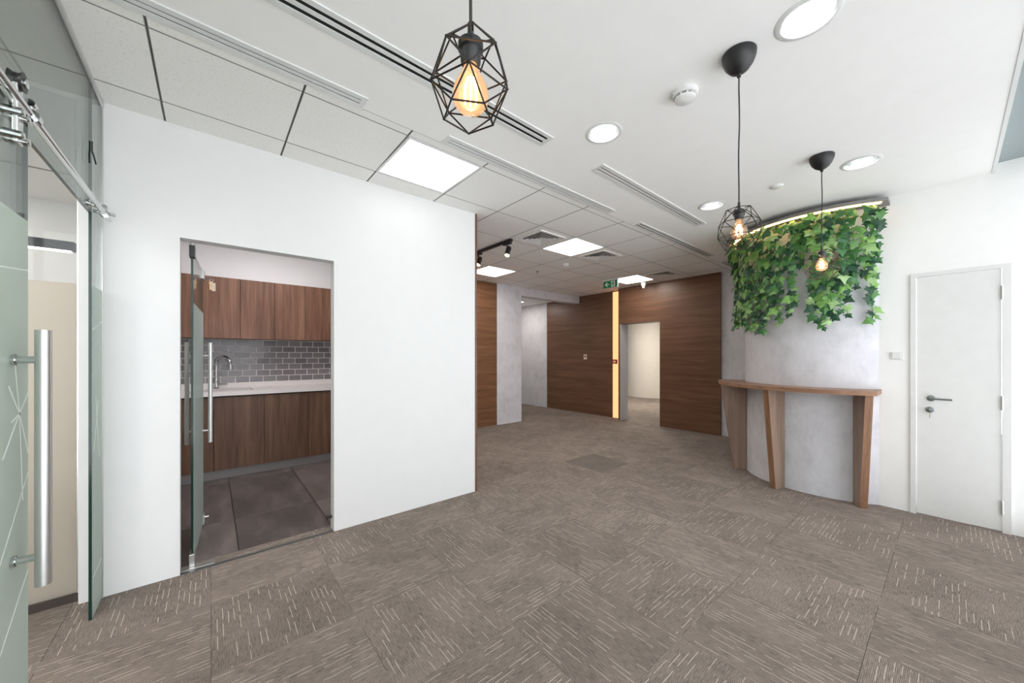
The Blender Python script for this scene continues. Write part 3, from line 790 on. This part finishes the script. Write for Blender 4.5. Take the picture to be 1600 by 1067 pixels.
MB().tube([(-.455, 3.0, 2.215), (-.42, 3.02, 2.215)], .009, 10).tube([(-.497, 3.0, 2.215), (-.455, 3.0, 2.215)], .009, 10).build('end_fixing', M['chrome'], rl, True)

sd = thing('sliding_glass_door', 'frosted sliding glass door with long steel pull at far left', 'door', (-.47, 1.45, 0))
DX = -.47; Y1 = 1.935; Y0 = .95; ZD = 2.185
gworld(Y0, Y1, .012, ZD, DX, .012).build('glass_panel', [M['glass'], M['glassedge']], sd)
MB().box(DX+.0065, DX+.0075, Y0+.004, Y1-.004, .016, 1.86).build('frosted_film', M['film'], sd)
b = MB(); xx = DX+.0076
c0 = (1.86, 1.24)
for q in ((1.78, 1.33), (1.93, 1.10), (1.80, 1.22), (1.885, .96), (1.82, 1.42), (1.74, 1.12), (1.93, 1.30)): strip(b, xx, c0, q, .005)
strip(b, xx, (1.6, 1.66), (1.93, 1.70)); strip(b, xx, (1.7, .80), (1.93, 1.04)); strip(b, xx, (1.5, .4), (1.93, .72))
b.build('etched_line', M['filmline'], sd)
for sg in (1, -1):
    x = DX+sg*.068
    p = MB().tube([(x, 1.80, .71), (x, 1.80, 1.50)], .0175, 20).build('pull_handle', M['brushed'], sd, True)
    for z in (.80, 1.408):
        MB().tube([(DX+sg*.008, 1.80, z), (x, 1.80, z)], .011, 14).lathe((DX+sg*.008, 1.80, z), [(0, 0), (.017, 0), (.017, sg*.008), (0, sg*.008)], 16, axis=(1, 0, 0)).build('standoff', M['chrome'], p, True)
for y in (1.825,):
  for hy in (y, y-.62):
    hg = MB().bbox(DX+.007, DX+.019, hy-.022, hy+.022, 2.07, 2.25, .003)
    hg.build('hanger_strap', M['brushed'], sd)
    MB().lathe((DX+.012, hy, 2.262), [(.006, -.014), (.030, -.014), (.024, -.006), (.024, .006), (.030, .014), (.006, .014)], 24, axis=(1, 0, 0), closed=True).build('hanger_wheel', M['black'], sd, True)
    for z in (2.09, 2.16):
        for yy in (hy-.022, hy+.022):
            MB().lathe((DX+.006, yy, z), [(0, -.012), (.013, -.012), (.013, .022), (.009, .026), (0, .026)], 16, axis=(1, 0, 0)).build('bolt', M['chrome'], sd, True)
    MB().lathe((DX+.012, hy, 2.262), [(0, .012), (.014, .012), (.014, .02), (0, .022)], 16, axis=(1, 0, 0)).build('axle_cap', M['chrome'], sd, True)

# frosted glass front of the meeting room (beyond the sliding door)
fp = thing('glass_partition', 'frosted privacy glass wall of the room beyond the sliding door', 'glass partition', (-1.9, 3.25, 0))
MB().box(-3.2, -.60, 3.240, 3.252, .045, 1.84).build('frosted_pane', M['privacy'], fp)
MB().box(-3.2, -.60, 3.240, 3.252, 1.841, H-.002).build('clear_pane', M['glass_clear'], fp)
MB().box(-3.2, -.586, 3.225, 3.265, 0, .045).build('bottom_channel', M['skirt'], fp)
MB().box(-.600, -.586, 3.232, 3.262, .045, H-.002).build('end_channel', M['brushed'], fp)
lp = thing('linear_pendant', 'black linear pendant lamp glowing below in the room behind glass', 'pendant lamp', (-1.25, 4.38, 2.235))
MB().box(-2.6, -.82, 4.35, 4.41, 2.235, 2.305).build('housing', M['black'], lp)
MB().box(-2.58, -.84, 4.355, 4.405, 2.227, 2.235).build('diffuser', M['led_pink'], lp)
for x in (-2.3, -1.2):
    MB().tube([(x, 4.38, 2.305), (x, 4.38, H)], .004, 6).build('cable', M['black'], lp)

# ================================================================== PENDANT LAMPS
def pendant(name, lab, x, y, zc, rw, hh, rot, fil, tilt=0):
    t = thing(name, lab, 'pendant lamp', (x, y, zc), 'caged pendant lamps')
    # canopy
    inst('canopy', MB().lathe((0, 0, H-zc), [(0, 0), (.072, 0), (.075, -.004), (.073, -.025), (.062, -.055), (.042, -.082), (.02, -.097), (.010, -.100), (.009, -.115), (0, -.115)], 32).mesh('canopy', M['black'], True), t, (0, 0, 0))
    n = 10; top = H-zc-.11; pts = [(.004*math.sin(q*1.1)*min(q, n-q)/5, .004*math.cos(q*.9)*min(q, n-q)/5, top+(hh*.86+.038-top)*q/n) for q in range(n+1)]
    inst('cord', MB().tube(pts, .0033, 8).mesh('cord', M['black'], True), t, (0, 0, 0))
    inst('socket', MB().lathe((0, 0, hh*.86), [(0, .042), (.006, .042), (.007, .008), (.020, .006), (.0255, .001), (.0255, -.012), (.021, -.016), (.020, -.038), (.017, -.044), (0, -.044)], 24).mesh('socket', M['black'], True), t, (0, 0, 0))
    zb = hh*.86-.040
    prof = [(.013, 0), (.015, -.010), (.024, -.028), (.034, -.048), (.037, -.064), (.034, -.080), (.022, -.094), (0, -.100)]
    bl = inst('bulb', MB().lathe((0, 0, zb), prof, 24).mesh('bulb', M['bulbdim'] if fil is M['filament_dim'] else M['bulbglass'], True), t, (0, 0, 0))
    f = MB()
    for q in range(6):
        a = 2*PI*q/6; c, s_ = math.cos(a), math.sin(a)
        f.tube([(.006*c, .006*s_, zb-.028), (.014*c, .014*s_, zb-.052), (.012*c, .012*s_, zb-.078)], .0018, 5)
    inst('filament', f.mesh('filament', fil), bl, (0, 0, 0))
    # faceted wire cage: four five-sided rings joined by zigzags
    rings = [(rw*.54, hh*.95, 0), (rw*.97, hh*.30, .5), (rw*.98, -hh*.40, 0), (rw*.66, -hh*1.0, .5)]
    V = [[(r*math.cos(2*PI*(k+o)/5+rot), r*math.sin(2*PI*(k+o)/5+rot), z) for k in range(5)] for r, z, o in rings]
    c = MB(); wr_ = .0018
    def bar(p, q): c.tube([p, q], wr_, 6)
    for ri, ring in enumerate(V):
        for k in range(5): bar(ring[k], ring[(k+1) % 5])
    for ri in range(3):
        o0, o1 = rings[ri][2], rings[ri+1][2]
        for k in range(5):
            bar(V[ri][k], V[ri+1][k])
            bar(V[ri][k], V[ri+1][(k-1) % 5] if o1 > o0 else V[ri+1][(k+1) % 5])
    for k in range(5): bar(V[0][k], (.028*math.cos(2*PI*k/5+rot), .028*math.sin(2*PI*k/5+rot), hh*.86+.006))
    for ring in V:
        for p in ring: c.lathe(p, [(0, -.003), (.003, 0), (0, .003)], 6)
    inst('wire_cage', c.mesh('wire_cage', M['bronze'] if x > 3 else M['blackmetal']), t, (0, 0, 0), (0, tilt, 0))
    return t
pendant('pendant_lamp', 'nearest pendant lamp, amber bulb in black wire cage at top centre', .405, .62, 1.982, .080, .080, .35, M['filament'], R(4))
pendant('pendant_lamp', 'pendant lamp on long black cord in front of left ivy', 2.005, .665, 2.050, .097, .098, .9, M['filament_dim'], R(-5))
pendant('pendant_lamp', 'small far pendant lamp with glowing bulb in front of the middle ivy', 3.51, .612, 2.105, .108, .102, .1, M['filament'], R(3))

# ================================================================== TRACK LIGHT, EXIT SIGN
t = thing('track_light', 'black ceiling track with two warm spot heads beside white wall', 'track light', (2.93, 4.0, H), None, TILT)
inst('track', MB().bbox(-.018, .018, -.45, .92, -.034, 0, .002).mesh('track', M['black']), t, (0, 0, 0))
for yy in (-.36, .28, .75):
    hd_ = MB().bbox(-.022, .022, yy-.07, yy+.07, -.06, -.034, .003).tube([(0, yy, -.06), (0, yy, -.115)], .009, 8)
    p0 = Vector((.012, yy-.02, -.105)); d_ = Vector((-.35, .15, -1)).normalized()
    d_ = Vector((-.42, -.15, -1)).normalized()
    hd_.lathe(p0, [(0, -.01), (.03, -.01), (.034, 0), (.034, .115), (.028, .115), (.028, .09), (0, .09)], 20, axis=d_)
    h_ = inst('spot_head', hd_.mesh('spot_head', M['black'], True), t, (0, 0, 0))
    inst('lamp', MB().lathe(p0, [(0, .1), (.027, .1), (.027, .112), (0, .116)], 16, axis=d_).mesh('lamp', M['spot']), h_, (0, 0, 0))

t = thing('exit_sign', 'green exit sign with arrow and running figure hung from ceiling', 'exit sign', (5.98, 4.215, 2.74))
EX = 5.98; ey0, ey1, ez0, ez1 = 4.055, 4.385, 2.742, 2.885
MB().bbox(EX, EX+.018, ey0, ey1, ez0, ez1, .002).build('panel', M['whiteplastic'], t)
MB().box(EX-.002, EX, ey0+.006, ey1-.006, ez0+.006, ez1-.004).build('green_face', M['green'], t)
MB().bbox(EX-.02, EX+.04, ey0-.02, ey1+.02, ez1, H, .003).build('housing', M['whiteplastic'], t)
def sign(poly, mat, name, dx=.0035):
    # u runs to the viewer's right (towards -y), v up; in fractions of the sign
    w_, h_ = ey1-ey0-.012, ez1-ez0-.01
    MB().prism([(EX-dx, ey1-.006-u*w_, ez0+.006+v*h_) for u, v in poly], (.0012, 0, 0)).build(name, mat, t)
M['signwhite'] = plain('sign_white', srgb(240, 245, 240), .5)
sign([(.10, .5), (.27, .84), (.33, .74), (.245, .56), (.42, .56), (.42, .44), (.245, .44), (.33, .26), (.27, .16)], M['signwhite'], 'arrow')
sign([(.56, .10), (.56, .92), (.84, .92), (.84, .10)], M['signwhite'], 'doorway')
sign([(.68, .80), (.72, .86), (.76, .80), (.72, .74)], M['green'], 'figure_head', .0048)
sign([(.66, .72), (.74, .72), (.79, .55), (.755, .52), (.72, .60), (.72, .45), (.79, .28), (.76, .14), (.72, .16), (.74, .30), (.68, .40), (.64, .26), (.57, .20), (.56, .26), (.61, .32), (.645, .48), (.65, .60), (.60, .50), (.57, .55)], M['green'], 'running_figure', .0048)

# ================================================================== SHELF COUNTER, PLANK, IVY
t = thing('shelf_counter', 'curved wooden shelf counter on three tapered board legs', 'counter', (4.7, 1.0, 0))
def clipped_arc(r0, r1, a0, a1, ycut, z0, z1, n=48):
    """ring sector whose right end is cut square at y = ycut"""
    b = MB(); vs = []
    for i in range(n+1):
        f_ = i/n
        for r in (r0, r1):
            ae = 180+math.degrees(math.asin((CC[1]-ycut)/r)); a = R(a0+(ae-a0)*f_)
            for z in (z0, z1): vs.append((CC[0]+r*math.cos(a), CC[1]+r*math.sin(a), z))
    fs = []
    for i in range(n):
        o = i*4; q = o+4
        fs += [(o, q, q+1, o+1), (o+2, o+3, q+3, q+2), (o, o+2, q+2, q), (o+1, q+1, q+3, o+3)]
    fs += [(0, 1, 3, 2), (n*4, n*4+2, n*4+3, n*4+1)]
    return b._add(vs, fs)
clipped_arc(.812, 1.11, 100, 210, .415, 1.062, 1.102).build('top', M['shelf_top'], t)
for ang, rt, rb in ((117, 1.09, .945), (162, 1.08, .96), (204.5, 1.085, .965)):
    a = R(ang); rd = Vector((math.cos(a), math.sin(a), 0)); tg = Vector((-rd.y, rd.x, 0)); c = Vector((CC[0], CC[1], 0))
    p = [c+rd*.815, c+rd*rb, c+rd*rt+Vector((0, 0, 1.0615)), c+rd*.815+Vector((0, 0, 1.0615))]
    lg = MB().prism([q-tg*.028 for q in p], tg*.056).build('leg', M['shelf_leg'], t)
    MB().prism([p[1]-tg*.0285, p[1]+rd*.003-tg*.0285, p[2]+rd*.003-tg*.0285, p[2]-tg*.0285], tg*.057).build('edge_band', M['shelf_edge'], lg)

t = thing('curved_shelf', 'thin grey curved plank under the ceiling from which ivy hangs', 'shelf', (4.7, 1.0, 2.77))
clipped_arc(.812, .99, 92, 213, .36, 2.832, 2.864).build('plank', M['plank'], t)
MB().arc(CC, .945, .972, 95, 212, 2.822, 2.8318, 40).build('led_strip', M['led_cove'], t)

# ivy leaf meshes: five pointed lobes, folded along the midrib
def leafmesh(s, fold, curl):
    out = [(0, .02), (.20, -.18), (.47, -.08), (.36, .15), (.66, .33), (.33, .47), (.23, .64), (0, 1.03)]
    pts = out+[(-x, y) for x, y in out[-2:0:-1]]
    b = MB(); n = len(pts)
    def z(x, y): return -abs(x)*fold - curl*(y*y)*.5+.06*math.sin(7*y+3*x)
    vs = [(x*s, y*s, z(x, y)*s) for x, y in pts]+[(0, .38*s, .05*s)]
    b._add(vs, [(i, (i+1) % n, n) for i in range(n)])
    me = b.mesh('leaf', M['leaf'], True); return me
LM = [leafmesh(s, f, c) for s, f, c in ((.086, .25, .5), (.074, .5, .9), (.096, .15, .3), (.060, .4, .6), (.080, -.2, .7))]
VINES = [
 (96, 1.86, 'outermost leftmost ivy vine of the left clump, seen edge on'), (102, 1.76, 'L'), (108, 1.72, 'L'), (114, 1.80, 'L'), (120, 1.74, 'L'), (126, 1.72, 'L'), (132, 1.78, 'L'), (138, 1.68, 'L'), (144, 1.72, 'L'),
 (149, 1.64, 'ivy vine with bright tips reaching lowest in the left clump'),
 (154, 1.64, 'ivy vine at the right side of the left clump, bright lobed tips'),
 (159, 1.82, 'ivy vine right of the left clump, below the hanging cage lamp'),
 (164, 1.70, 'thin ivy vine with pale small leaves between left clump and lamp'),
 (171, 1.80, 'ivy vine ending in a dark tip just left of the far pendant lamp'),
 (175, 2.28, 'short ivy vine above the bare gap at the left side of the far pendant cage'),
 (179.5, 2.48, 'short ivy vine hanging above the far pendant lamp, left of its cord'),
 (184, 1.72, 'long ivy vine directly below the far pendant lamp, left strand'),
 (188, 1.63, 'longest ivy vine below the far pendant lamp'),
 (191, 1.70, 'long ivy vine hanging just right of the longest one below the far pendant'),
 (197, 1.76, 'ivy vine right of the far pendant with dark drooping tip'),
 (200.5, 2.02, 'ivy vine in the middle of the right half, pale green leaves'),
 (208, 2.16, 'ivy vine left of the rightmost strand'),
 (211.5, 1.70, 'rightmost ivy vine, hanging separate near the white door'),
]
vc = 0
for ang, zb, lab in VINES:
    left = lab == 'L'
    label = 'dense dark green ivy vine in the left clump hung from grey plank' if left else lab
    a0 = R(ang); rr = .93
    root = thing('ivy_vine', label, 'ivy', (CC[0]+rr*math.cos(a0), CC[1]+rr*math.sin(a0), 2.82), 'ivy vines in the left clump' if left else 'ivy vines hung from the curved plank')
    rng = random.Random(int(ang*10))
    n = 16; path = []; da = 0; dr_ = 0
    for i in range(n+1):
        z = 2.828+(zb+.04-2.828)*i/n
        da += rng.uniform(-.9, .9)*.012; dr_ += rng.uniform(-.008, .008)
        da *= .93
        r = .93-.03*min(1, i/5)+dr_; r = max(.85, min(1.0, r))
        a = a0+da; path.append(Vector((CC[0]+r*math.cos(a), CC[1]+r*math.sin(a), z)))
    MB().tube(path, .0028, 5).build('stem', M['stem'], root, True)
    L_ = 2.82-zb
    step = .040 if left else .046
    nl = int(L_/step)+(5 if L_ > .5 else 3)
    for i in range(nl):
        f_ = (i+.3)/nl; q = f_*n; i0 = min(int(q), n-1)
        p = path[i0].lerp(path[i0+1], q-i0)
        out = Vector((p.x-CC[0], p.y-CC[1], 0)).normalized(); tg = Vector((-out.y, out.x, 0))
        side = 1 if i % 2 else -1
        sp = (.036 if left else .023) if f_ < .8 else .026
        off = tg*side*rng.uniform(.0, sp)+out*rng.uniform(.0, .035)
        if f_ < .12: off += out*rng.uniform(0, .06)+Vector((0, 0, -rng.uniform(0, .04)))
        # leaf normal faces outwards and up; leaf tip points down and to its side
        nrm = (out*1.0+Vector((0, 0, rng.uniform(-.1, .9)))+tg*rng.uniform(-.7, .7)).normalized()
        tip = (Vector((0, 0, -1))*rng.uniform(.3, 1)+tg*side*rng.uniform(-.2, 1.1)+out*rng.uniform(-.1, .5))
        tip = (tip-nrm*tip.dot(nrm)).normalized(); xax = tip.cross(nrm)
        m = Matrix((xax, tip, nrm)).transposed()
        s_ = rng.uniform(.78, 1.22)*(1 if f_ < .85 else .85)
        o = inst('leaf', LM[rng.randrange(5)], root, (p+off)-root.location, m.to_euler(), (s_, s_, s_))
        vc += 1
print('leaves', vc, 'objects', len(bpy.data.objects))
